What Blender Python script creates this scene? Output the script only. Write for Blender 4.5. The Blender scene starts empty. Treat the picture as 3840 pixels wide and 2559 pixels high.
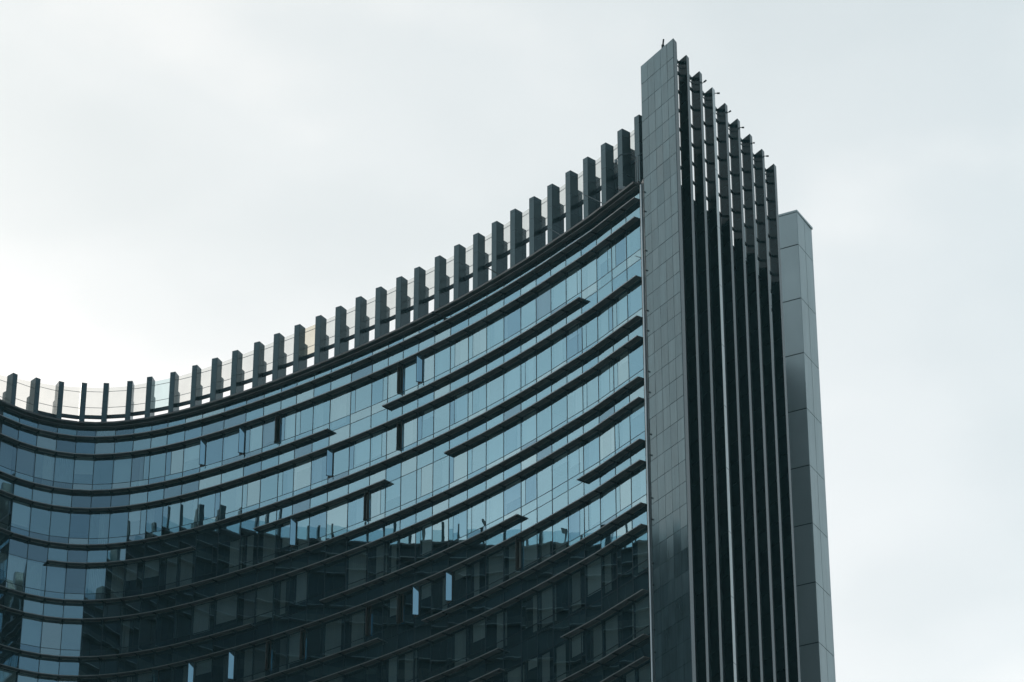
import bpy, math, random
import numpy as np
from mathutils import Vector
random.seed(11)
sc = bpy.context.scene
CZ = 1.6                                    # eye height; facade levels below are measured from the eye

# ---------------------------------------------------------------- camera
cam = bpy.data.cameras.new("camera"); cam_o = bpy.data.objects.new("camera", cam)
sc.collection.objects.link(cam_o); sc.camera = cam_o
cam.sensor_width = 36.0; cam.lens = 113.535; cam.clip_start = 0.5; cam.clip_end = 9000
cam_o.location = (0, 0, CZ); cam_o.rotation_euler = (math.pi / 2 + 0.5155, 0, 0)

# ---------------------------------------------------------------- light
SUN_AZ, SUN_EL = math.radians(118), math.radians(27)     # azimuth from +X towards +Y
SD = Vector((math.cos(SUN_EL) * math.cos(SUN_AZ), math.cos(SUN_EL) * math.sin(SUN_AZ), math.sin(SUN_EL)))
w = bpy.data.worlds.new("World"); sc.world = w; w.use_nodes = True
nt = w.node_tree; nt.nodes.clear(); N = nt.nodes.new; L = nt.links.new
def vmath(nt, op, a, b):
    n = nt.nodes.new("ShaderNodeVectorMath"); n.operation = op
    for i, v in enumerate((a, b)):
        if v is None: continue
        if hasattr(v, "is_linked") or isinstance(v, bpy.types.NodeSocket): nt.links.new(v, n.inputs[i])
        else: n.inputs[i].default_value = v
    return n
def fmath(nt, op, a, b=None, clamp=False):
    n = nt.nodes.new("ShaderNodeMath"); n.operation = op; n.use_clamp = clamp
    for i, v in enumerate((a, b)):
        if v is None: continue
        if isinstance(v, bpy.types.NodeSocket): nt.links.new(v, n.inputs[i])
        else: n.inputs[i].default_value = v
    return n.outputs[0]
def ramp(nt, fac, stops, interp='LINEAR'):
    n = nt.nodes.new("ShaderNodeValToRGB"); n.color_ramp.interpolation = interp
    e = n.color_ramp.elements
    while len(e) < len(stops): e.new(0.5)
    for el, (p, c) in zip(e, stops): el.position = p; el.color = (*c, 1)
    nt.links.new(fac, n.inputs[0]); return n.outputs[0]
tc = N("ShaderNodeTexCoord")
sky = N("ShaderNodeTexSky"); sky.sky_type = 'NISHITA'; sky.sun_disc = False
sky.sun_elevation = SUN_EL; sky.sun_rotation = math.pi / 2 - SUN_AZ; sky.altitude = 100; sky.air_density = 1.2; sky.dust_density = 3.0
bg1 = N("ShaderNodeBackground"); bg1.inputs[1].default_value = 0.05; L(sky.outputs[0], bg1.inputs[0])
# cloud deck: bright round the hidden sun, darker away from it
nrm = vmath(nt, 'NORMALIZE', tc.outputs['Generated'], None).outputs[0]
dots = vmath(nt, 'DOT_PRODUCT', nrm, tuple(SD)).outputs['Value']
sep = N("ShaderNodeSeparateXYZ"); L(nrm, sep.inputs[0])
base = ramp(nt, fmath(nt, 'MULTIPLY_ADD', dots, 0.5), [(0, (0, 0, 0)), (1, (1, 1, 1))])
ang = N("ShaderNodeMapRange"); L(dots, ang.inputs[0]); ang.inputs[1].default_value = -1; ang.inputs[2].default_value = 1
glow = ramp(nt, ang.outputs[0], [(0.0, (.22, .28, .33)), (0.35, (.20, .27, .33)), (0.62, (.46, .55, .60)), (0.84, (.72, .80, .83)), (0.90, (.68, .75, .775)), (0.925, (.755, .80, .812)), (0.975, (.84, .86, .858)), (1.0, (1.1, 1.08, 1.05))])
hor = ramp(nt, sep.outputs[2], [(0.0, (1.1, 1.08, 1.07)), (0.36, (1.1, 1.08, 1.07)), (0.43, (1.08, 1.06, 1.055)), (0.51, (.94, .95, .955)), (0.6, (.83, .855, .865)), (1.0, (.72, .76, .8))])
mp = N("ShaderNodeMapping"); mp.inputs['Scale'].default_value = (1, 1, 1.9); L(nrm, mp.inputs[0])
nz = N("ShaderNodeTexNoise"); nz.inputs['Scale'].default_value = 8.5; nz.inputs['Detail'].default_value = 5; nz.inputs['Roughness'].default_value = .42; L(mp.outputs[0], nz.inputs[0])
cl = ramp(nt, nz.outputs[0], [(0.30, (.91, .93, .94)), (0.52, (.99, .995, 1.0)), (0.70, (1.11, 1.085, 1.075))], 'EASE')
def mulc(a, b):
    m = nt.nodes.new("ShaderNodeMix"); m.data_type = 'RGBA'; m.blend_type = 'MULTIPLY'; m.inputs[0].default_value = 1
    nt.links.new(a, m.inputs[6]); nt.links.new(b, m.inputs[7]); return m.outputs[2]
bg2 = N("ShaderNodeBackground"); bg2.inputs[1].default_value = 1.25
L(mulc(mulc(glow, hor), cl), bg2.inputs[0])
addw = N("ShaderNodeMixShader"); addw.inputs[0].default_value = .88   # cloud cover
L(bg1.outputs[0], addw.inputs[1]); L(bg2.outputs[0], addw.inputs[2])
ow = N("ShaderNodeOutputWorld"); L(addw.outputs[0], ow.inputs[0])
sun = bpy.data.lights.new("sun", 'SUN'); sun.energy = 0.5; sun.angle = math.radians(25); sun.color = (1, .96, .9)
sun_o = bpy.data.objects.new("sun", sun); sc.collection.objects.link(sun_o)
sun_o.rotation_euler = SD.to_track_quat('Z', 'Y').to_euler()
sc.view_settings.view_transform = 'Standard'; sc.view_settings.look = 'None'
sc.view_settings.exposure = 0; sc.view_settings.gamma = 1
sc.cycles.max_bounces = 10; sc.cycles.glossy_bounces = 5; sc.cycles.transparent_max_bounces = 16; sc.cycles.diffuse_bounces = 3

# ---------------------------------------------------------------- materials
def new_mat(name):
    m = bpy.data.materials.new(name); m.use_nodes = True; m.node_tree.nodes.clear()
    o = m.node_tree.nodes.new("ShaderNodeOutputMaterial"); return m, m.node_tree, o
def glass(name, refl, fac, trans, wav=0.0, rough=0.0):
    m, nt, o = new_mat(name)
    g = nt.nodes.new("ShaderNodeBsdfGlossy"); g.inputs['Color'].default_value = (*refl, 1); g.inputs['Roughness'].default_value = rough
    t = nt.nodes.new("ShaderNodeBsdfTransparent"); t.inputs[0].default_value = (*trans, 1)
    mx = nt.nodes.new("ShaderNodeMixShader")
    lw = nt.nodes.new("ShaderNodeLayerWeight"); lw.inputs[0].default_value = 0.35
    f = fmath(nt, 'MULTIPLY_ADD', lw.outputs['Facing'], 0.3); f.node.inputs[2].default_value = fac
    nt.links.new(f, mx.inputs[0]); nt.links.new(t.outputs[0], mx.inputs[1]); nt.links.new(g.outputs[0], mx.inputs[2])
    if wav:
        geo = nt.nodes.new("ShaderNodeNewGeometry")
        n = nt.nodes.new("ShaderNodeTexNoise"); n.inputs['Scale'].default_value = 0.55; n.inputs['Detail'].default_value = 1
        nt.links.new(geo.outputs['Position'], n.inputs[0])
        b = nt.nodes.new("ShaderNodeBump"); b.inputs['Strength'].default_value = 1; b.inputs['Distance'].default_value = wav
        nt.links.new(n.outputs[0], b.inputs['Height']); nt.links.new(b.outputs[0], g.inputs['Normal'])
    nt.links.new(mx.outputs[0], o.inputs[0]); return m
def solid(name, col, rough=.5, metal=0.0, ior=1.45, var=0.12, scale=1.2, spec=None, joint=0.0, jw=.018, cell=None):
    m, nt, o = new_mat(name)
    p = nt.nodes.new("ShaderNodeBsdfPrincipled"); p.inputs['Roughness'].default_value = rough
    p.inputs['Metallic'].default_value = metal; p.inputs['IOR'].default_value = ior
    if spec: p.inputs['Specular Tint'].default_value = (*spec, 1)
    geo = nt.nodes.new("ShaderNodeNewGeometry")
    n = nt.nodes.new("ShaderNodeTexNoise"); n.inputs['Scale'].default_value = scale; n.inputs['Detail'].default_value = 5
    mpp = nt.nodes.new("ShaderNodeMapping"); mpp.inputs['Scale'].default_value = (1, 1, .3)
    nt.links.new(geo.outputs['Position'], mpp.inputs[0]); nt.links.new(mpp.outputs[0], n.inputs[0])
    lo = tuple(c * (1 - var) for c in col); hi = tuple(min(1, c * (1 + var)) for c in col)
    c = ramp(nt, n.outputs[0], [(0.3, lo), (0.7, hi)])
    if joint:
        s = nt.nodes.new("ShaderNodeSeparateXYZ"); nt.links.new(geo.outputs['Position'], s.inputs[0])
        a = fmath(nt, 'MODULO', fmath(nt, 'ADD', s.outputs[2], 400.35), joint)
        a = fmath(nt, 'LESS_THAN', a, jw * 2)
        mx = nt.nodes.new("ShaderNodeMix"); mx.data_type = 'RGBA'; nt.links.new(a, mx.inputs[0])
        nt.links.new(c, mx.inputs[6]); mx.inputs[7].default_value = (*[x * .25 for x in col], 1); c = mx.outputs[2]
    if cell:                                       # slabs of slightly different stone, with rain streaks
        (ox, oy), (ux, uy), cw, z0, ch, amp = cell
        d = vmath(nt, 'DOT_PRODUCT', vmath(nt, 'SUBTRACT', geo.outputs['Position'], (ox, oy, 0)).outputs[0], (ux, uy, 0)).outputs['Value']
        s2 = nt.nodes.new("ShaderNodeSeparateXYZ"); nt.links.new(geo.outputs['Position'], s2.inputs[0])
        cx = fmath(nt, 'FLOOR', fmath(nt, 'DIVIDE', d, cw)); cz = fmath(nt, 'FLOOR', fmath(nt, 'DIVIDE', fmath(nt, 'SUBTRACT', s2.outputs[2], z0), ch))
        cb = nt.nodes.new("ShaderNodeCombineXYZ"); nt.links.new(cx, cb.inputs[0]); nt.links.new(cz, cb.inputs[1])
        wn = nt.nodes.new("ShaderNodeTexWhiteNoise"); wn.noise_dimensions = '2D'; nt.links.new(cb.outputs[0], wn.inputs['Vector'])
        cs = nt.nodes.new("ShaderNodeCombineXYZ"); nt.links.new(fmath(nt, 'MULTIPLY', d, 5.5), cs.inputs[0]); nt.links.new(fmath(nt, 'MULTIPLY', s2.outputs[2], .22), cs.inputs[1])
        sn = nt.nodes.new("ShaderNodeTexNoise"); sn.inputs['Scale'].default_value = 1; sn.inputs['Detail'].default_value = 3; nt.links.new(cs.outputs[0], sn.inputs[0])
        k1 = fmath(nt, 'MULTIPLY_ADD', wn.outputs['Value'], amp); k1.node.inputs[2].default_value = 1 - amp / 2
        k2 = fmath(nt, 'MULTIPLY_ADD', sn.outputs[0], amp * 2.2); k2.node.inputs[2].default_value = 1 - amp * 1.1
        kk = fmath(nt, 'MULTIPLY', k1, k2); vm = nt.nodes.new("ShaderNodeVectorMath"); vm.operation = 'SCALE'
        nt.links.new(c, vm.inputs[0]); nt.links.new(kk, vm.inputs['Scale']); c = vm.outputs[0]
        rr = fmath(nt, 'MULTIPLY_ADD', wn.outputs['Value'], .10); rr.node.inputs[2].default_value = rough; nt.links.new(rr, p.inputs['Roughness'])
        il = fmath(nt, 'MULTIPLY_ADD', fmath(nt, 'MULTIPLY', k1, k2), .5); il.node.inputs[2].default_value = ior - .5; nt.links.new(il, p.inputs['IOR'])
    nt.links.new(c, p.inputs['Base Color']); nt.links.new(p.outputs[0], o.inputs[0]); return m
TR = (.80, .88, .88)
GL = [glass("pane_glass_a", (.46, .74, .86), .44, TR, .0045), glass("pane_glass_b", (.50, .76, .86), .46, TR, .0045),
      glass("pane_glass_e", (.60, .82, .88), .47, TR, .0045),
      glass("pane_glass_c", (.43, .71, .85), .43, TR, .0045), glass("pane_glass_d", (.38, .63, .78), .42, TR, .0045)]
GREY = glass("pane_glass_grey", (.36, .55, .66), .42, (.6, .66, .68), .006)
SASHG = glass("sash_glass", (.42, .68, .80), .85, TR, .002)
M = dict(
    ledge=solid("ledge_metal", (.135, .12, .112), .42, 0, 1.5, .25),
    lip=solid("lip_highlight", (.34, .33, .32), .35, .3),  # pale tone paints the sky-lit highlight on the ledge edge
    strip=solid("gasket_metal", (.36, .36, .35), .3, .6),
    frame=solid("frame_metal", (.018, .035, .045), .4),
    brown=solid("brown_frame", (.10, .075, .06), .4),
    stone=solid("polished_granite", (.06, .088, .096), .06, 0, 2.1, .22, 1.9, (.70, .95, 1.0), cell=((7.506, 156.095), (.5255, -.8508), .675, 108.47 - 1300, 1.3, .34)),
    finface=solid("fin_side_shaded", (.008, .018, .021), .10, 0, 1.16, .16, 1.1, (.62, .88, 1.0), 1.3),  # darker copy of the fin stone: shade between the fins put into the colour
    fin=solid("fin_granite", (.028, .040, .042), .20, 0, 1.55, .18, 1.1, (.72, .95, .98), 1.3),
    edge=solid("fin_front_lit", (.046, .064, .070), .25, 0, 1.7, .14, 1.3, (.70, .95, 1.0), 1.3),  # lighter copy of the fin stone, for the lit fronts of the crown fins
    finlite=solid("pale_fin_metal", (.78, .80, .76), .35, .1, 1.5, .05, 1.0, None, 3.9),
    dark=solid("dark_back", (.045, .06, .065), .5),
    slab=solid("slab_concrete", (.05, .06, .065), .8),
    spand=solid("spandrel_backing", (.045, .065, .075), .6),
    core=solid("room_wall", (.10, .11, .11), .8),
    curtain=solid("curtain_cloth", (.55, .56, .52), .9, var=.1),
    blind=solid("blind_cloth", (.66, .68, .64), .9, var=.04),
    steel=solid("pale_steel", (.86, .87, .85), .35, .4),
    alu=solid("pier_aluminium", (.46, .51, .50), .36, .35, 1.7, .08, .6, (.9, 1, 1), cell=((18.146, 174.962), (.459, .888), 1.17, 107.77 - 393, 3.93, .16)),
    groove=solid("groove_dark", (.02, .025, .025), .6),
    rail=solid("rail_metal", (.045, .06, .068), .45),
    wing=solid("wing_glazing", (.022, .034, .040), .25, 0, 1.4, .3, .4),
    wingband=solid("wing_band", (.07, .075, .07), .5),
    black=solid("black_metal", (.008, .008, .01), .5),
    ground=solid("ground_paving", (.24, .24, .23), .9, var=.2, scale=.3),
    lamp=solid("lamp_housing", (.35, .36, .36), .4),
)
def screen_mat(name, col, tr):
    m, nt, o = new_mat(name)
    t = nt.nodes.new("ShaderNodeBsdfTransparent"); t.inputs[0].default_value = (*tr, 1)
    d = nt.nodes.new("ShaderNodeBsdfTranslucent"); d.inputs[0].default_value = (*col, 1)
    geo = nt.nodes.new("ShaderNodeNewGeometry"); n = nt.nodes.new("ShaderNodeTexNoise"); n.inputs['Scale'].default_value = .9
    nt.links.new(geo.outputs['Position'], n.inputs[0])
    f = fmath(nt, 'MULTIPLY_ADD', n.outputs[0], .25); f.node.inputs[2].default_value = .06
    mx = nt.nodes.new("ShaderNodeMixShader"); nt.links.new(f, mx.inputs[0])
    nt.links.new(t.outputs[0], mx.inputs[1]); nt.links.new(d.outputs[0], mx.inputs[2]); nt.links.new(mx.outputs[0], o.inputs[0]); return m
SCR = screen_mat("screen_glass", (.8, .8, .76), (.90, .895, .86))
SCR_W = screen_mat("screen_glass_tinted", (.3, .45, .5), (.60, .78, .84))
SCR_Y = screen_mat("screen_glass_cream", (.8, .72, .55), (.93, .86, .72))
SCR_B = screen_mat("screen_glass_blue", (.6, .8, .8), (.78, .90, .90))

# ---------------------------------------------------------------- helpers
class MB:
    def __init__(s): s.v = []; s.f = []
    def prism(s, poly, z0, z1, caps=True):
        n = len(poly); b = len(s.v)
        s.v += [(x, y, z0) for x, y in poly] + [(x, y, z1) for x, y in poly]
        s.f += [(b + i, b + (i + 1) % n, b + n + (i + 1) % n, b + n + i) for i in range(n)]
        if caps: s.f += [tuple(b + i for i in reversed(range(n))), tuple(b + n + i for i in range(n))]
    def quad(s, *p): b = len(s.v); s.v += [tuple(q) for q in p]; s.f.append((b, b + 1, b + 2, b + 3))
    def bar(s, a, b_, r, n=8):
        a = Vector(a); b_ = Vector(b_); d = (b_ - a).normalized(); u = d.orthogonal().normalized(); v = d.cross(u); k = len(s.v)
        for p in (a, b_):
            for i in range(n):
                t = 2 * math.pi * i / n; s.v.append(tuple(p + u * math.cos(t) * r + v * math.sin(t) * r))
        s.f += [(k + i, k + (i + 1) % n, k + n + (i + 1) % n, k + n + i) for i in range(n)]
        s.f += [tuple(k + i for i in reversed(range(n))), tuple(k + n + i for i in range(n))]
    def obox(s, o, t, n, l, d, z0, z1):        # box: origin o, along t for l, along n for d
        o = Vector(o[:2]); t = Vector(t); n = Vector(n)
        p = [o, o + t * l, o + t * l + n * d, o + n * d]; s.prism([tuple(q) for q in p], z0, z1)
    def build(s, name, mat, parent=None, kind=None, label=None, bevel=0):
        me = bpy.data.meshes.new(name); me.from_pydata(s.v, [], s.f); me.materials.append(mat)
        import bmesh
        bm = bmesh.new(); bm.from_mesh(me); bmesh.ops.recalc_face_normals(bm, faces=bm.faces)
        if bevel: bmesh.ops.bevel(bm, geom=bm.edges, offset=bevel, segments=1, affect='EDGES')
        bm.to_mesh(me); bm.free()
        o = bpy.data.objects.new(name, me); sc.collection.objects.link(o)
        if parent: o.parent = parent
        if kind: o['kind'] = kind
        if label: o['label'] = label
        return o
def thing(name, label, cat, loc=(0, 0, 0), group=None):
    o = bpy.data.objects.new(name, None); sc.collection.objects.link(o); o.location = loc
    o['label'] = label; o['category'] = cat
    if group: o['group'] = group
    return o
def tag(o, label, cat, group=None):
    o['label'] = label; o['category'] = cat
    if group: o['group'] = group
    return o
V2 = lambda p: Vector((p[0], p[1]))
def polar(a): a = math.radians(a); return Vector((math.cos(a), math.sin(a)))

# ---------------------------------------------------------------- setting
g = MB(); g.quad((-4000, -4000, 0), (4000, -4000, 0), (4000, 4000, 0), (-4000, 4000, 0))
g.build("ground", M['ground'], kind='structure')

# ---------------------------------------------------------------- plan of the tower (metres)
MUL = [(-32.845, 183.614), (-31.895, 184.55), (-30.806, 185.332), (-29.61, 185.929), (-28.399, 186.27), (-27.148, 186.382), (-25.863, 186.285), (-24.637, 186.024), (-23.436, 185.636), (-22.344, 185.188), (-21.15, 184.612), (-19.987, 183.979), (-18.496, 183.083), (-17.015, 182.117), (-15.831, 181.3), (-14.673, 180.468), (-13.64, 179.699), (-12.492, 178.819), (-11.386, 177.944), (-10.042, 176.844), (-8.692, 175.698), (-7.665, 174.793), (-6.712, 173.927), (-5.733, 173.008), (-4.727, 172.03), (-3.737, 171.033), (-2.627, 169.87), (-1.517, 168.656), (-0.482, 167.474), (0.527, 166.275), (1.429, 165.162), (2.29, 164.06), (3.165, 162.9), (4.04, 161.75), (4.91, 160.56), (5.735, 159.3), (6.545, 158.07), (7.33, 156.89)]
CROWN = [(-32.421, 184.455, 102.076), (-31.087, 185.509, 102.319), (-29.651, 186.235, 102.462), (-28.201, 186.606, 102.568), (-26.769, 186.675, 102.589), (-25.193, 186.468, 102.63), (-23.672, 186.039, 102.73), (-22.088, 185.402, 102.743), (-20.602, 184.663, 102.846), (-19.211, 183.873, 102.952), (-17.828, 183.013, 103.039), (-16.351, 182.028, 103.122), (-15.012, 181.084, 103.216), (-13.627, 180.065, 103.286), (-12.218, 178.986, 103.335), (-10.895, 177.934, 103.414), (-9.577, 176.846, 103.486), (-8.267, 175.726, 103.538), (-6.936, 174.539, 103.591), (-5.788, 173.474, 103.657), (-4.479, 172.207, 103.711), (-3.267, 170.98, 103.791), (-2.076, 169.717, 103.84), (-0.929, 168.445, 103.907), (0.197, 167.139, 103.982), (1.342, 165.75, 104.003), (2.419, 164.387, 104.036), (3.488, 162.976, 104.085), (4.504, 161.583, 104.161), (5.529, 160.126, 104.207), (6.466, 158.751, 104.285), (7.405, 157.333, 104.332)]
WING = [(-33.75, 182.6), (-34.6, 181.5), (-35.3, 180.4), (-35.9, 179.2), (-36.4, 177.9), (-36.7, 176.6), (-36.9, 175.3), (-37.0, 173.9), (-37.0, 172.4), (-37.0, 170.9), (-36.95, 169.4), (-36.85, 167.9), (-36.7, 166.4), (-36.5, 164.9), (-36.2, 163.4), (-35.8, 161.9), (-35.3, 160.4), (-34.7, 159.0), (-34.0, 157.6), (-33.2, 156.3), (-32.3, 155.0)]
P = [V2(p) for p in MUL]; W = [V2(p) for p in reversed(WING)]
ALL = W + P; NW = len(W)
def facet_n(a, b): t = (b - a).normalized(); return Vector((t.y, -t.x))
def vnorm(i):
    ns = []
    if i > 0: ns.append(facet_n(ALL[i - 1], ALL[i]))
    if i < len(ALL) - 1: ns.append(facet_n(ALL[i], ALL[i + 1]))
    n = sum(ns, Vector((0, 0))).normalized(); return n / max(.5, n.dot(ns[0]))
VN = [vnorm(i) for i in range(len(ALL))]
def off(i, d): return ALL[i] + VN[i] * d           # i indexes ALL; d > 0 is outwards (towards the eye)
H = 3.9; ZA0 = 98.185 + CZ; BO = 1.291; TO = 3.247
zA = lambda k: ZA0 - H * k
zB = lambda k: zA(k) - BO
zT = lambda k: zA(k) - TO
ZR = 99.22 + CZ; NK = 9
tower = thing("curved_tower", "tall curved glass tower with dark sunshade bands and a crown of grey stone fins", "building", (0, 170, 0))
tower.location = (0, 0, 0)
ROOT = tower
PB = lambda mb, name, mat, **k: mb.build(name, mat, ROOT, **k)
def pt_on(i, u): a, b = P[i], P[i + 1]; return a + (b - a) * u
def seg(X):                                       # facade x -> (module, fraction)
    for i in range(len(P) - 1):
        if P[i].x <= X <= P[i + 1].x: return i, (X - P[i].x) / (P[i + 1].x - P[i].x)
    return (0, 0.0) if X < P[0].x else (len(P) - 2, 1.0)

# open sashes: (facade x of hinge, floor, how open)
OPEN = [(-5.42, 0, 'out'), (-16.99, 0, 'out'), (-19.6, 0, 'out'), (-11.06, 1, 'out'), (-13.28, 2, 'out'), (-5.44, 4, 'out'), (-3.48, 4, 'out'), (-17.01, 4, 'out'), (-19.64, 4, 'out'), (-21.96, 4, 'out'),
        (-6.89, 0, 'ajar'), (-14.96, 0, 'ajar'), (-6.88, 1, 'ajar'), (-8.92, 2, 'ajar'), (0.30, 4, 'ajar'), (-12.70, 4, 'ajar'), (-8.81, 4, 'ajar'), (-6.78, 4, 'ajar'), (-14.92, 4, 'ajar')]
VW = 0.40
vents = {}                                        # (module, floor) -> side
opens = {}
for X, k, how in OPEN:
    i, u = seg(X); best = None
    for j in range(max(0, i - 1), min(36, i + 1) + 1):
        w_ = (P[j + 1] - P[j]).length; t = (P[j + 1] - P[j]) / w_
        for side, s in (('L', VW if how == 'out' else 0), ('R', w_ if how == 'out' else w_ - VW)):
            d = abs((P[j] + t * s).x - X)
            if best is None or d < best[0]: best = (d, j, side)
    vents[(best[1], k)] = best[2]; opens[(best[1], k)] = how
rv = random.Random(5)
base_vents = {j: rv.choice('LR') for j in range(1, 37) if rv.random() < .45}
for j, s in base_vents.items():
    for k in range(-1, NK):
        if rv.random() < .85: vents.setdefault((j, k), s)

# ---------------------------------------------------------------- glazing
rg = random.Random(3)
def pane_quad(a, b, z0, z1, n, tilt=.0036, inset=.02):
    t = (b - a).normalized(); a = a + t * inset; b = b - t * inset
    e = [rg.uniform(-tilt, tilt) for _ in range(3)]; hgt = z1 - z0; wd = (b - a).length
    tx = e[0] * wd; tz = e[1] * hgt
    c = []
    for (p, z, sx, sz) in ((a, z0, -1, -1), (b, z0, 1, -1), (b, z1, 1, 1), (a, z1, -1, 1)):
        q = p + n * (sx * tx / 2 + sz * tz / 2); c.append((q.x, q.y, z))
    return c
items = {'window': [], 'sill_pane': [], 'spandrel_pane': [], 'vent_pane': []}
for k in range(-1, NK):
    for j in range(37):
        a, b = P[j], P[j + 1]; n = facet_n(a, b); t = (b - a).normalized(); wd = (b - a).length
        vx = a.x / a.y; 
        ztop = ZR - .05 if k == -1 else zA(k)
        if k == -1:
            items['spandrel_pane'].append((a, b, zA(0) + .015, ZR - .05, n, k, j)); continue
        items['spandrel_pane'].append((a, b, zB(k) + .015, zA(k) - .015, n, k, j))
        items['sill_pane'].append((a, b, zA(k + 1) + .015, zT(k) - .015, n, k, j))
        vs = vents.get((j, k))
        z0, z1 = zT(k) + .015, zB(k) - .015
        if vs == 'L': v = (a, a + t * VW); m = (a + t * VW, b)
        elif vs == 'R': v = (b - t * VW, b); m = (a, b - t * VW)
        else: v = None; m = (a, b)
        items['window'].append((*m, z0, z1, n, k, j))
        if v: items['vent_pane'].append((*v, z0, z1, n, k, j))
def area(it):                                     # apparent size, to keep the largest as separate parts
    a, b, z0, z1, n, k, j = it; c = (a + b) / 2; zc = (z0 + z1) / 2 - CZ; d = math.hypot(c.length, zc)
    cp, sp = math.cos(.5155), math.sin(.5155); dd = c.y * cp + zc * sp; px = c.x / dd * 12110 + 1920; py = 1279.5 - 12110 * (-c.y * sp + zc * cp) / dd
    if px < -20 or py > 2600: return 0
    return (b - a).length * (z1 - z0) * abs(n.dot(c.normalized())) / d / d
CLUSTER = {}
for name, lst in items.items():
    lst.sort(key=area, reverse=True); closed = [it for it in lst if not (name == 'vent_pane' and (it[6], it[5]) in opens)]
    rest = {}
    for q, it in enumerate(closed):
        a, b, z0, z1, n, k, j = it; r = rg.random()
        if name in ('sill_pane', 'spandrel_pane'): mi = GREY if r < (.20 if a.x < -15 else .04) else GL[rg.choice((0, 0, 1, 2, 3, 4) if a.x < -12 else (0, 0, 1, 1, 2, 3))]
        elif name == 'vent_pane': mi = GL[rg.choice((0, 1, 4))]
        else: mi = GREY if r < (.16 if a.x < -15 else .015) else (GL[4] if r < (.30 if a.x < -12 else .08) else GL[rg.choice((0, 0, 1, 2, 3))])
        c = pane_quad(a, b, z0, z1, n)
        if q < 100 and area(it) > 0: mb = MB(); mb.quad(*c); PB(mb, name, mi)
        else: rest.setdefault(mi.name, (mi, MB()))[1].quad(*c)
    if rest:                                       # the remainder in one mesh with several materials
        me = bpy.data.meshes.new(name); vv = []; ff = []; mm = []
        for q, (mi, mb) in enumerate(rest.values()):
            bse = len(vv); vv += mb.v; ff += [tuple(x + bse for x in f) for f in mb.f]; mm += [q] * len(mb.f); me.materials.append(mi)
        me.from_pydata(vv, [], ff)
        for pl, q in zip(me.polygons, mm): pl.material_index = q
        o = bpy.data.objects.new(name + "s", me); sc.collection.objects.link(o); o.parent = ROOT; o['kind'] = 'stuff'
# mullions and transoms
for j in range(38):
    i = NW + j; mb = MB(); n = VN[i].normalized(); t = Vector((-n.y, n.x)); o = ALL[i] - t * .022 - n * .10
    mb.obox(o, t, n, .044, .115, 42, ZR - .02); PB(mb, "mullion", M['frame'])
def ring(i0, i1, d0, d1, z0, z1, mb, cut0=None, cut1=None):
    for i in range(i0, i1):
        a0, a1, b0, b1 = off(i, d0), off(i, d1), off(i + 1, d0), off(i + 1, d1)
        if cut0 is not None and i == i0: a0, a1 = a0.lerp(b0, cut0), a1.lerp(b1, cut0)
        if cut1 is not None and i == i1 - 1: c0, c1 = off(i, d0), off(i, d1); b0, b1 = c0.lerp(b0, cut1), c1.lerp(b1, cut1)
        mb.prism([tuple(a0), tuple(b0), tuple(b1), tuple(a1)], z0, z1)
IE = len(ALL) - 1
for k in range(0, NK):
    for z in ((zA(k), zB(k), zT(k))):
        mb = MB(); ring(NW, IE, -.04, .012, z - .015, z + .015, mb); PB(mb, "transom", M['frame'])
# vent side frames
mb = MB()
for (j, k), s in vents.items():
    if k < 0 or (j, k) in opens: continue
    a, b = P[j], P[j + 1]; t = (b - a).normalized(); n = facet_n(a, b); p = a + t * VW if s == 'L' else b - t * VW
    mb.obox(p - t * .012 - n * .03, t, n, .024, .038, zT(k), zB(k))
PB(mb, "vent_frames", M['frame'], kind='stuff')

# ---------------------------------------------------------------- sunshade ledges
X0, X1 = P[0].x - 9, P[-1].x + 9
GAPS = {('A', 1): [(-11.21, -7.71), (4.2, X1)], ('B', 2): [(X0, -29.7), (-19.96, -15.91), (-7.44, -3.74)],
        ('A', 4): [(-15.82, -11.39), (.61, 3.97)], ('A', 5): [(-7.65, -4.99)], ('A', 6): [(-.46, 50)], ('B', 6): [(-.38, 3.01)]}
LD = .42
def ledge(z, x0, x1, depth=LD, name="sunshade", th=.05):
    mb = MB(); st = MB()
    if x0 <= P[0].x: i0, c0 = 0, None
    else: j, u = seg(x0); i0, c0 = NW + j, u
    if x1 >= P[-1].x: i1, c1 = IE, None
    else: j, u = seg(x1); i1, c1 = NW + j + 1, u
    ring(i0, i1, .014, depth, z - .01, z + th - .01, mb, c0, c1)
    o = PB(mb, name, M['ledge'])
    lp = MB(); ring(i0, i1, depth, depth + .012, z - .012, z + th - .006, lp, c0, c1); lp.build("lit_front_lip", M['lip'], o)  # lip added as a painted highlight along the ledge front
    jt = MB()
    for i in range(max(i0, NW), i1):               # pale gasket under each module, bracket at each mullion
        a, b = ALL[i], ALL[i + 1]; t = (b - a).normalized(); n = facet_n(a, b); wd = (b - a).length; s0, s1 = .14, wd - .10
        if c0 is not None and i == i0: s0 = wd * c0 + .1
        else: jt.obox(a - t * .03 + n * .02, t, n, .06, depth - .03, z - .05, z - .011)
        if c1 is not None and i == i1 - 1: s1 = wd * c1 - .1
        if s1 - s0 > .2 and rg.random() < .93: st.obox(a + t * s0 + n * .03, t, n, s1 - s0, .05, z - .045, z - .012)
    if jt.v: jt.build("brackets", M['black'], o, kind='stuff')
    if st.v: st.build("gaskets", M['strip'], o, kind='stuff')
for k in range(0, NK):
    for lv, z in (('A', zA(k)), ('B', zB(k))):
        x = -60
        for g0, g1 in sorted(GAPS.get((lv, k), [])) + [(99, 99)]:
            if g0 > x and g0 > P[0].x: ledge(z, x, min(g0, 60))
            x = g1
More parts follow.
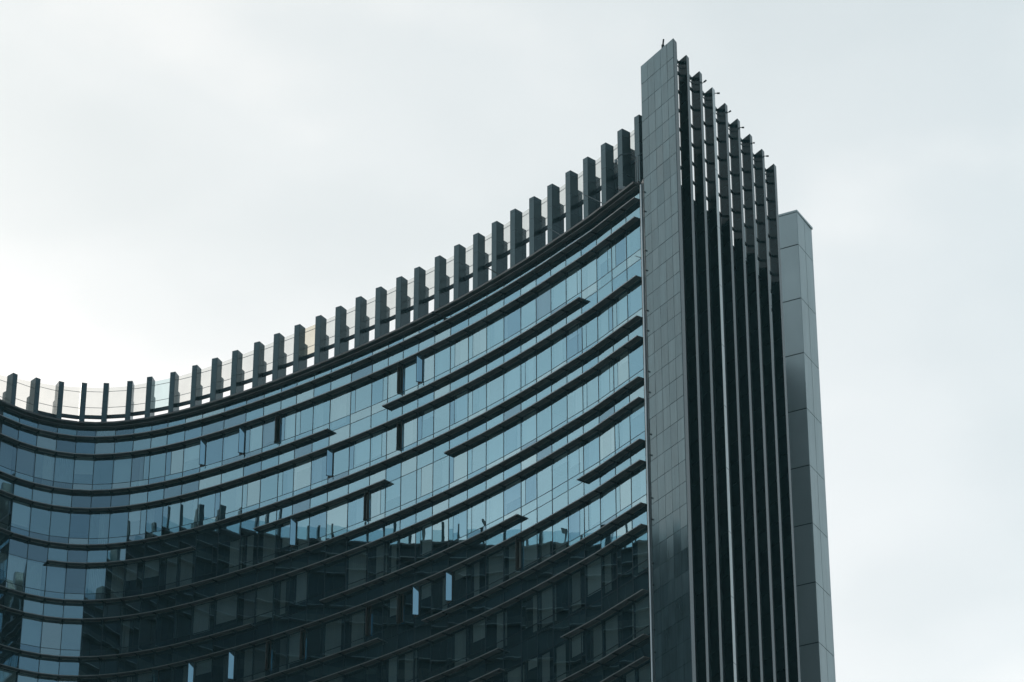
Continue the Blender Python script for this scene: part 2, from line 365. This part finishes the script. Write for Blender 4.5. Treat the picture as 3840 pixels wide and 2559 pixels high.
# roof edge
mb = MB(); ring(0, IE, -.3, .46, ZR - .06, ZR + .06, mb); PB(mb, "roof_edge", M['ledge'])
mb = MB(); ring(0, IE, -.3, .10, ZR + .06, ZR + .22, mb); PB(mb, "parapet", M['ledge'])
mb = MB(); ring(NW, IE, .015, .30, ZR - .24, ZR - .20, mb); PB(mb, "roof_gutter", M['ledge'])

# ---------------------------------------------------------------- inside
for k in range(0, NK + 1):
    mb = MB(); ring(NW - 3, IE, -5.5, -.16, zB(k) + .01, zA(k) - .01, mb); PB(mb, "floor_slab", M['slab'])
    mb = MB(); ring(NW - 3, IE, -.15, -.11, zB(k) + .02, zA(k) - .02, mb); PB(mb, "spandrel_backing", M['spand'])
mb = MB(); ring(NW - 3, IE, -5.8, -5.5, 42, ZR - .1, mb); PB(mb, "inner_wall", M['core'])
mb = MB(); ring(NW - 3, IE, -5.5, -.12, ZR - .18, ZR - .08, mb); PB(mb, "roof_slab", M['slab'])
for j in range(0, 37, 5):                         # cross walls between rooms
    i = NW + j; n = VN[i].normalized(); t = Vector((-n.y, n.x)); mb = MB()
    mb.obox(ALL[i] - n * 5.5 - t * .08, t, n, .16, 5.3, 42, ZR - .2); PB(mb, "cross_wall", M['core'])
rc = random.Random(9); drapes = []
for it in items['window']:
    a, b, z0, z1, n, k, j = it; r = rc.random()
    t = (b - a).normalized(); wd = (b - a).length; mb = MB()
    if r < .42:                                   # pleated curtain, drawn over part of the window
        u0, u1 = (0, rc.uniform(.35, 1)) if rc.random() < .5 else (rc.uniform(0, .65), 1)
        m_ = max(6, int((u1 - u0) * 22)); pts = [a + t * wd * (u0 + (u1 - u0) * q / m_) - n * (.22 + .05 * (q % 2)) for q in range(m_ + 1)]
        for q in range(m_): mb.quad((*pts[q], z0 - .3), (*pts[q + 1], z0 - .3), (*pts[q + 1], z1), (*pts[q], z1))
        drapes.append((area(it), mb, 'curtain'))
    elif r < .66:                                 # roller blind
        h_ = rc.choice((1, 1, .85, .6, .45, .3)); p0, p1 = a + t * .04 - n * .14, b - t * .04 - n * .14; zz = z1 - (z1 - z0) * h_
        mb.quad((*p0, zz), (*p1, zz), (*p1, z1), (*p0, z1)); drapes.append((area(it), mb, 'blind'))
drapes.sort(key=lambda d: -d[0])
for nm in ('curtain', 'blind'):
    ds = [d for d in drapes if d[2] == nm]; rest = MB()
    for q, d in enumerate(ds):
        if q < 90 and d[0] > 0: PB(d[1], nm, M[nm])
        else: s = len(rest.v); rest.v += d[1].v; rest.f += [tuple(x + s for x in f) for f in d[1].f]
    if rest.v: PB(rest, nm + "s", M[nm], kind='stuff')

# ---------------------------------------------------------------- open sashes
for (j, k), how in opens.items():
    a, b = P[j], P[j + 1]; t = (b - a).normalized(); n = facet_n(a, b); s = vents[(j, k)]
    v0 = a if s == 'L' else b - t * VW; v1 = v0 + t * VW; z0, z1 = zT(k) + .02, zB(k) - .06
    fr = MB()
    for p in (v0 + t * .002, v1 - t * .042): fr.obox(p - n * .16, t, n, .04, .19, z0, z1)
    fr.obox(v0 + t * .042 - n * .16, t, n, VW - .084, .19, z0, z0 + .05); fr.obox(v0 + t * .042 - n * .16, t, n, VW - .084, .19, z1 - .05, z1)
    fo = PB(fr, "window_opening", M['brown'])
    if how == 'out': hp = v1 + n * .035; ang = math.radians(52 + rg.uniform(-4, 4)); d = (-t) * math.cos(ang) + n * math.sin(ang)
    else: hp = v0 + n * .035; ang = math.radians(50 + rg.uniform(-6, 6)); d = t * math.cos(ang) + n * math.sin(ang)
    e = Vector((-d.y, d.x)); 
    sh = MB(); lw = VW - .01
    for s0, l_ in ((0, .03), (lw - .03, .03)): sh.obox(hp + d * s0 - e * .015, d, e, l_, .03, z0, z1)
    sh.obox(hp + d * .03 - e * .015, d, e, lw - .06, .03, z0, z0 + .04); sh.obox(hp + d * .03 - e * .015, d, e, lw - .06, .03, z1 - .04, z1)
    so = PB(sh, "open_sash", M['frame'] if how == 'out' else M['brown'])
    gp = MB(); p0, p1 = hp + d * .02, hp + d * (lw - .02); gp.quad((*p0, z0 + .03), (*p1, z0 + .03), (*p1, z1 - .03), (*p0, z1 - .03)); gp.build("pane", SASHG, so)
    # the sash glass is set more reflective than the panes, to mirror the sky
    hd = MB(); m_ = hp + d * lw * .5; hd.bar((*(m_ - e * .02), z0 - .05), (*(m_ + e * .02), z0 + .01), .03); hd.build("stay", M['black'], so)

# ---------------------------------------------------------------- crown of fins on the curved front
fdir = []
for q, (x, y, z) in enumerate(CROWN):
    p = V2((x, y)); j, u = seg(x); n = facet_n(P[j], P[j + 1])
    a_, b_ = V2(CROWN[max(0, q - 1)][:2]), V2(CROWN[min(len(CROWN) - 1, q + 1)][:2]); n = facet_n(a_, b_)
    an = math.atan2(n.y, n.x) + math.radians(7); fdir.append((p, -Vector((math.cos(an), math.sin(an))), Vector((-math.sin(an), math.cos(an)))))
def crown_fin(p, back, tt, zt):
    # p: front corner nearest the eye, back: depth direction, tt: along the front to the right
    w_ = .36 if p.x < -20 else .42; mb = MB(); mb.obox(p, -tt, back, w_, .64, ZR - .35, zt); o = PB(mb, "crown_fin", M['fin'])
    fp = MB(); fp.obox(p - back * .018 - tt * .01, -tt, back, w_ - .02, .02, ZR - .35, zt - .02); fp.build("lit_face", M['edge'], o)  # thin sheet added to colour the fin front lighter, as if lit
    r2 = MB(); r2.obox(p - tt * .04 + back * .70, -tt, back, w_ - .08, .34, ZR - .35, zt - 1.08); r2.build("rear_post", M['fin'], o)
    g_ = MB(); g_.obox(p - tt * .1 + back * .64, -tt, back, .2, .06, ZR - .35, zt - .12); g_.build("back_plate", M['black'], o)
    return o
for q, (p, back, tt) in enumerate(fdir):
    tt = -tt if tt.x < 0 else tt
    crown_fin(p + tt * (.2 if q < 6 else 0), back, tt, CROWN[q][2] + CZ)
for q in range(-1, len(fdir) - 1):
    p0, bk0, t0 = fdir[max(q, 0)]; p1, bk1, t1 = fdir[q + 1]; z0_, z1_ = CROWN[max(q, 0)][2] + CZ, CROWN[q + 1][2] + CZ
    if q == -1: d_ = fdir[0][0] - fdir[1][0]; p0 = fdir[0][0] + d_; z0_ = 2 * z0_ - CROWN[1][2] - CZ
    a = p0 + bk0 * .665 - t0 * .1; b = p1 + bk1 * .665 - t1 * .1; zz = (z0_ + z1_) / 2 - .02
    mt = SCR_Y if q == 13 else (SCR_B if q == 6 else SCR)
    nn = facet_n(a, b)
    lab = None if mt is SCR else ("cream tinted screen panel" if mt is SCR_Y else "pale blue screen panel")
    mb = MB()
    mb.quad((*a, zz - 2.1), (*b, zz - 2.1), (*b, z1_ - .02), (*a, z0_ - .02)); s = PB(mb, "screen_panel", mt, label=lab)
    mb = MB(); u = (b - a).normalized(); l_ = (b - a).length
    for dz in (.3, 1.5):
        mb = MB(); mb.obox(a - nn * .012, u, nn, l_, .024, zz - dz - .012, zz - dz + .012); mb.build("joint", M['lamp'], s)
    rl = MB(); rl.obox(a - nn * .05, u, nn, l_, .12, zz - 2.33, zz - 2.09); PB(rl, "screen_rail", M['rail'])

# ---------------------------------------------------------------- wide stone pilaster and end fins
U58 = polar(-58.3); UR = polar(63.2); NR = polar(-26.8)
ZTOP = 106.87 + CZ
P0 = Vector((7.506, 156.095)); PR = P0 + U58 * 3.341
n58 = Vector((U58.y, -U58.x))                     # faces the eye
def plate(front_right, length, thick, ztop, name, mat, z0=0.0, bevel=0):
    mb = MB(); mb.obox(front_right, -U58, UR, length, thick, z0, ztop); return PB(mb, name, mat)
pil = plate(PR - n58 * .05, 3.341, .45, ZTOP - .02, "pilaster", M['groove'])
rp = random.Random(4); cl_ = MB()
ws = [0, .70, 1.37, 2.04, 2.70, 3.341]
zs = ZTOP
zl = ZTOP
rows = []
first = True
while zl > 30:
    zn = zl - (1.3); rows.append((zn, zl)); zl = zn
for (z0, z1) in rows:
    for q in range(5):
        a = P0 + U58 * (ws[q] + .010); b = P0 + U58 * (ws[q + 1] - (.010 if q < 4 else 0)); e0, e1 = rp.uniform(-.004, .004), rp.uniform(-.004, .004)
        pp = []
        for (pt, sx) in ((a, -1), (b, 1)):
            pp.append((pt, sx))
        b0 = len(cl_.v)
        for z, sz in ((z0 + .014, -1), (z1 - .014, 1)):
            for pt, sx in pp: c = pt + n58 * (sx * e0 + sz * e1); cl_.v.append((c.x, c.y, z))
            for pt, sx in pp: c = pt - n58 * .045; cl_.v.append((c.x, c.y, z))
        i = b0; cl_.f += [(i, i + 1, i + 5, i + 4), (i, i + 2, i + 6, i + 4), (i + 1, i + 3, i + 7, i + 5), (i + 4, i + 5, i + 7, i + 6), (i, i + 1, i + 3, i + 2)]
cl_.build("stone_cladding", M['stone'], pil)
ed = MB(); ed.obox(PR + NR * .004 - n58 * .0, UR, NR, .45, .03, 0, ZTOP); ed.build("edge_strip", M['fin'], pil)
for k in range(0, 9):
    for z in (zA(k), zB(k)):
        bo = MB(); c = P0 + U58 * .12 + n58 * .02; bo.bar((*c, z - .05), (*(c + n58 * .06), z - .05), .045); bo.build("bolt", M['black'], pil)
pp = MB(); pc = Vector((7.375, 156.45)); pp.bar((*pc, 40), (*pc, ZR - .3), .055, 12); PB(pp, "drain_pipe", M['steel'])
jm = MB(); e_ = P[-1] + VN[-1].normalized() * .0
jm.obox(P[-1], (P0 - P[-1]).normalized(), Vector((.83, .55)), (P0 - P[-1]).length + .05, .3, 40, ZR - .1); PB(jm, "corner_trim", M['rail'])
FT = [1.87 * i for i in range(1, 9)]
for q, s in enumerate(FT):
    c = PR + UR * s
    lab = "fin with a pale metal front edge" if q == 2 else None
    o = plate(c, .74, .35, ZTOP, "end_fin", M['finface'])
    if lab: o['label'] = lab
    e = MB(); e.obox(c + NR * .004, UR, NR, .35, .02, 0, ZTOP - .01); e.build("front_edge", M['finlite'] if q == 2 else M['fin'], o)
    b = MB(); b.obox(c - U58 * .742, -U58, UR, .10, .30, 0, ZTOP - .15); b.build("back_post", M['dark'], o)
for q in range(0, 8):                              # bars between the fins
    s0 = .45 if q == 0 else FT[q - 1] + .35; s1 = FT[q]
    mb = MB(); c = PR + UR * s0 - U58 * .74; l_ = s1 - s0
    mb.obox(c, UR, -NR, l_, .12, ZTOP - .17, ZTOP - .004); PB(mb, "top_beam", M['fin'])
    for r_ in range(0, 8):
        z = ZTOP - 1.3 * (r_ + 1) + .25
        mb = MB(); c = PR + UR * s0 - U58 * .62; mb.obox(c, UR, -NR, l_, .10, z - .07, z + .04); PB(mb, "tie_bar", M['dark'])
    for z in (ZTOP - .55,): 
        mb = MB(); c = PR + UR * s0 - U58 * .66; mb.obox(c, UR, -NR, l_, .04, z - .02, z + .02); PB(mb, "tie_rod", M['dark'])
# end wall behind the fins, roof and rear of the building
EW0 = PR - NR * 1.25 + UR * 1.4; EW1 = EW0 + UR * 14.8
mb = MB(); mb.obox(EW0, UR, -NR, 14.8, .4, 0, ZR); PB(mb, "end_wall", M['dark'])
mb = MB(); far = EW1 - NR * .4
poly = [tuple(off(NW, -5.9)), tuple(off(NW + 8, -5.9)), tuple(off(NW + 20, -5.9)), tuple(off(IE - 4, -5.9)), tuple(EW0 - NR * .6 + UR * 6), tuple(EW1 - NR * .6), (15.5, 178.0), (18, 200), (4, 205), (-30, 212)]
mb.prism(poly, 0, ZR - .3); PB(mb, "rear_block", M['core'])
mb = MB(); ring(0, IE, -6.2, -.25, 0, 42, mb); PB(mb, "lower_floors", M['wing'])

# ---------------------------------------------------------------- pale metal corner pier
C = Vector((18.146, 174.962)); UL = polar(151.6); UW = polar(62.7); ZP = 108.75 + CZ
pier = MB(); n1 = Vector((UL.y, -UL.x)); 
pier.prism([tuple(C + UL * .03 + UW * .03), tuple(C + UW * 2.40 + UL * .03), tuple(C + UW * 2.40 + UL * 4), tuple(C + UL * 4 + UW * .03)], 0, ZP - .05)
po = PB(pier, "corner_pier", M['groove'])
zj = [ZP + .11 if False else ZP - 0.0]
seams = [106.17 + CZ]
while seams[-1] > 20: seams.append(seams[-1] - 3.93)
edges = [ZP - .16] + seams
nL = Vector((-UL.y, UL.x)); nL = nL if nL.dot(Vector((0, -1))) > 0 else -nL
nW_ = Vector((UW.y, -UW.x)); nW_ = nW_ if nW_.dot(Vector((1, 0))) > 0 else -nW_
pl = MB(); pr_ = MB()
for z1, z0 in zip(edges, edges[1:]):
    pl.obox(C + UL * .02, UL, -nL, 3.9, .05, z0 + .05, z1 - .02)
    for s0, s1 in ((.02, 1.15), (1.19, 2.43)): pr_.obox(C + UW * s0, UW, -nW_, s1 - s0, .05, z0 + .03, z1 - .015)
pl.build("left_cladding", M['alu'], po); pr_.build("right_cladding", M['alu'], po)
cp = MB(); cp.obox(C + nL * .02 + nW_ * .02, UL, -nL, 4.1, 2.5, ZP - .14, ZP); cp.build("coping", M['alu'], po)

# ---------------------------------------------------------------- left wing of the tower, seen in the glass
mb = MB(); ring(0, NW, -.2, 0, 42, ZR - .06, mb); PB(mb, "wing_glazing", M['wing'])
mb = MB()
for k in range(0, NK):
    ring(0, NW, 0.0, .02, zB(k) + .05, zB(k) + .75, mb)
PB(mb, "wing_bands", M['wingband'])
mb = MB()
for i in range(0, NW, 1):
    n = VN[i].normalized(); t = Vector((-n.y, n.x)); mb.obox(ALL[i] - t * .03, t, n, .06, .04, 42, ZR - .1)
PB(mb, "wing_mullions", M['frame'], kind='stuff')
mb = MB(); ring(0, NW, -6, -.25, 42, ZR - .3, mb); PB(mb, "wing_body", M['dark'])
for i in range(0, NW - 1):
    if i in (1, 3, 4, 7, 9, 11, 16, 18): continue
    a, b = ALL[i], ALL[i + 1]; n = facet_n(a, b); t = (b - a).normalized()
    mb = MB(); thin_ = 12 <= i <= 14; mb.obox(a - n * .3, t, -n, .16 if thin_ else .42, .3 if thin_ else .64, ZR - .3, 100.7 + CZ + (1.5 if thin_ else 1.2) * rg.random()); PB(mb, "crown_fin", M['fin'])
    mb = MB(); q0, q1 = off(i, -.96), off(i + 1, -.96); mb.quad((*q0, ZR - .2), (*q1, ZR - .2), (*q1, 100.9 + CZ), (*q0, 100.9 + CZ)); PB(mb, "screen_panel", SCR_W)

# ---------------------------------------------------------------- fittings on the roof line
def rod(p, d, l, label, group, r=.05):
    o = thing("spotlight", label, "spotlight", (p.x, p.y, p.z), group)
    d = d.normalized(); mb = MB(); mb.bar((0, 0, 0), tuple(d * l), r * .6); mb.build("arm", M['black'], o)
    mb = MB(); mb.bar(tuple(d * (l * .45)), tuple(d * l), r * 1.25); mb.build("head", M['black'], o)
RG = "small black spotlights on the end fins"
tips = [(1, Vector((.7, 0, .6)), .55, .65, 'slanting black spotlight on the second narrow end fin from the wide stone pilaster'),
        (2, Vector((1, 0, 0)), .5, .22, 'level black spotlight beside the pale edged end fin'),
        (3, Vector((.7, 0, .5)), .42, .5, 'slanting black spotlight on the fourth end fin just right of the pale edged fin'),
        (4, Vector((1, 0, 0)), .42, .44, 'level black spotlight on the fifth end fin from the wide stone pilaster'),
        (5, Vector((1, 0, .2)), .25, .47, 'tiny black spotlight stub on the sixth end fin from the wide stone pilaster'),
        (6, Vector((1, 0, 0)), .45, .32, 'level black spotlight on the seventh end fin next to the last fin')]
for q, d, l, dz, lab in tips:
    c = PR + UR * (FT[q] + .35); rod(Vector((c.x + .01, c.y, ZTOP - dz)), d, l * .6, lab, RG, .042)
a_ = thing("antenna", "short black antenna standing on the sloping top edge of the wide stone pilaster", "antenna", (8.737, 154.3, ZTOP))
mb = MB(); mb.bar((0, 0, -.1), (0, 0, .26), .09); mb.build("base", M['black'], a_)
mb = MB(); mb.bar((0, 0, .2), (.05, 0, .66), .05); mb.build("mast", M['black'], a_)
def goose(loc, dirx, label):
    o = thing("gooseneck_lamp", label, "lamp", loc, "gooseneck lamps by the pilaster")
    mb = MB(); pts = [(0, 0, 0), (0, 0, 1.7), (dirx * .35, -.05, 1.95), (dirx * .9, -.1, 1.8), (dirx * 1.15, -.1, 1.45)]
    for a, b in zip(pts, pts[1:]): mb.bar(a, b, .028)
    mb.build("arm", M['rail'], o)
    mb = MB(); x, y, z = pts[-1]; mb.bar((x, y, z), (x, y, z - .22), .10, 10); mb.build("lamp_head", M['lamp'], o)
e = off(IE, .05)
goose((e.x - .15, e.y + .1, ZR + .2), -1, "gooseneck lamp arching left over the roof edge beside the stone pilaster")
goose((e.x - .05, e.y - .5, ZR - .1), 1, "gooseneck lamp arching right in front of the stone pilaster face")
def pole(X, l, ang, label, mat, z=ZR + .2, r=.03, d=.2):
    j, u = seg(X); n = facet_n(P[j], P[j + 1]); p = pt_on(j, u) + n * d
    o = thing("rooftop_rod", label, "rod", (p.x, p.y, z), "thin rods lying along the roof edge")
    mb = MB(); e_ = Vector((math.cos(ang), -.3, math.sin(ang))) * l; mb.bar((0, 0, 0), tuple(e_), r); mb.build("tube", mat, o)
    mb = MB(); mb.bar((0, 0, -.1), (0, 0, .08), r * 2); mb.build("clamp", M['black'], o)
pole(-.55, 1.0, math.radians(155), "thin brown rod leaning left at mid roof edge in front of two crown fins", M['brown'])
pole(3.1, .9, math.radians(155), "thin pale rod on the roof edge by the fifth crown fin left of the pilaster", M['lamp'])
pole(5.6, 1.5, math.radians(160), "longest pale rod leaning left on the roof edge nearest the stone pilaster", M['lamp'])
pole(-4.5, .8, math.radians(-30), "short dark rod hanging under the roof edge over the glass at mid facade", M['black'], ZR - .1, .04, .5)
o = thing("camera_housing", "small grey camera box on the roof edge near the stone pilaster", "camera", (6.35, 158.0, ZR + .28))
mb = MB(); mb.obox((-.2, -.1), (1, 0), (0, 1), .4, .2, .02, .26); mb.build("body", M['lamp'], o, bevel=.02)
mb = MB(); mb.bar((-.2, 0, .14), (-.3, 0, .14), .07); mb.build("lens", M['black'], o)
mb = MB(); mb.bar((0, 0, -.1), (0, 0, .02), .03); mb.build("bracket", M['black'], o)

# ---------------------------------------------------------------- thin haze volume, added to lift the dark tones
hb = MB(); hb.prism([(-700, -700), (700, -700), (700, 900), (-700, 900)], -1, 125)
hm, hnt, ho = new_mat("veil_haze")
hv = hnt.nodes.new("ShaderNodeVolumePrincipled"); hv.inputs['Color'].default_value = (.46, .92, .96, 1); hv.inputs['Density'].default_value = .00018
hv.inputs['Anisotropy'].default_value = .2
hnt.links.new(hv.outputs[0], ho.inputs['Volume'])
hb.build("haze", hm, kind='stuff')
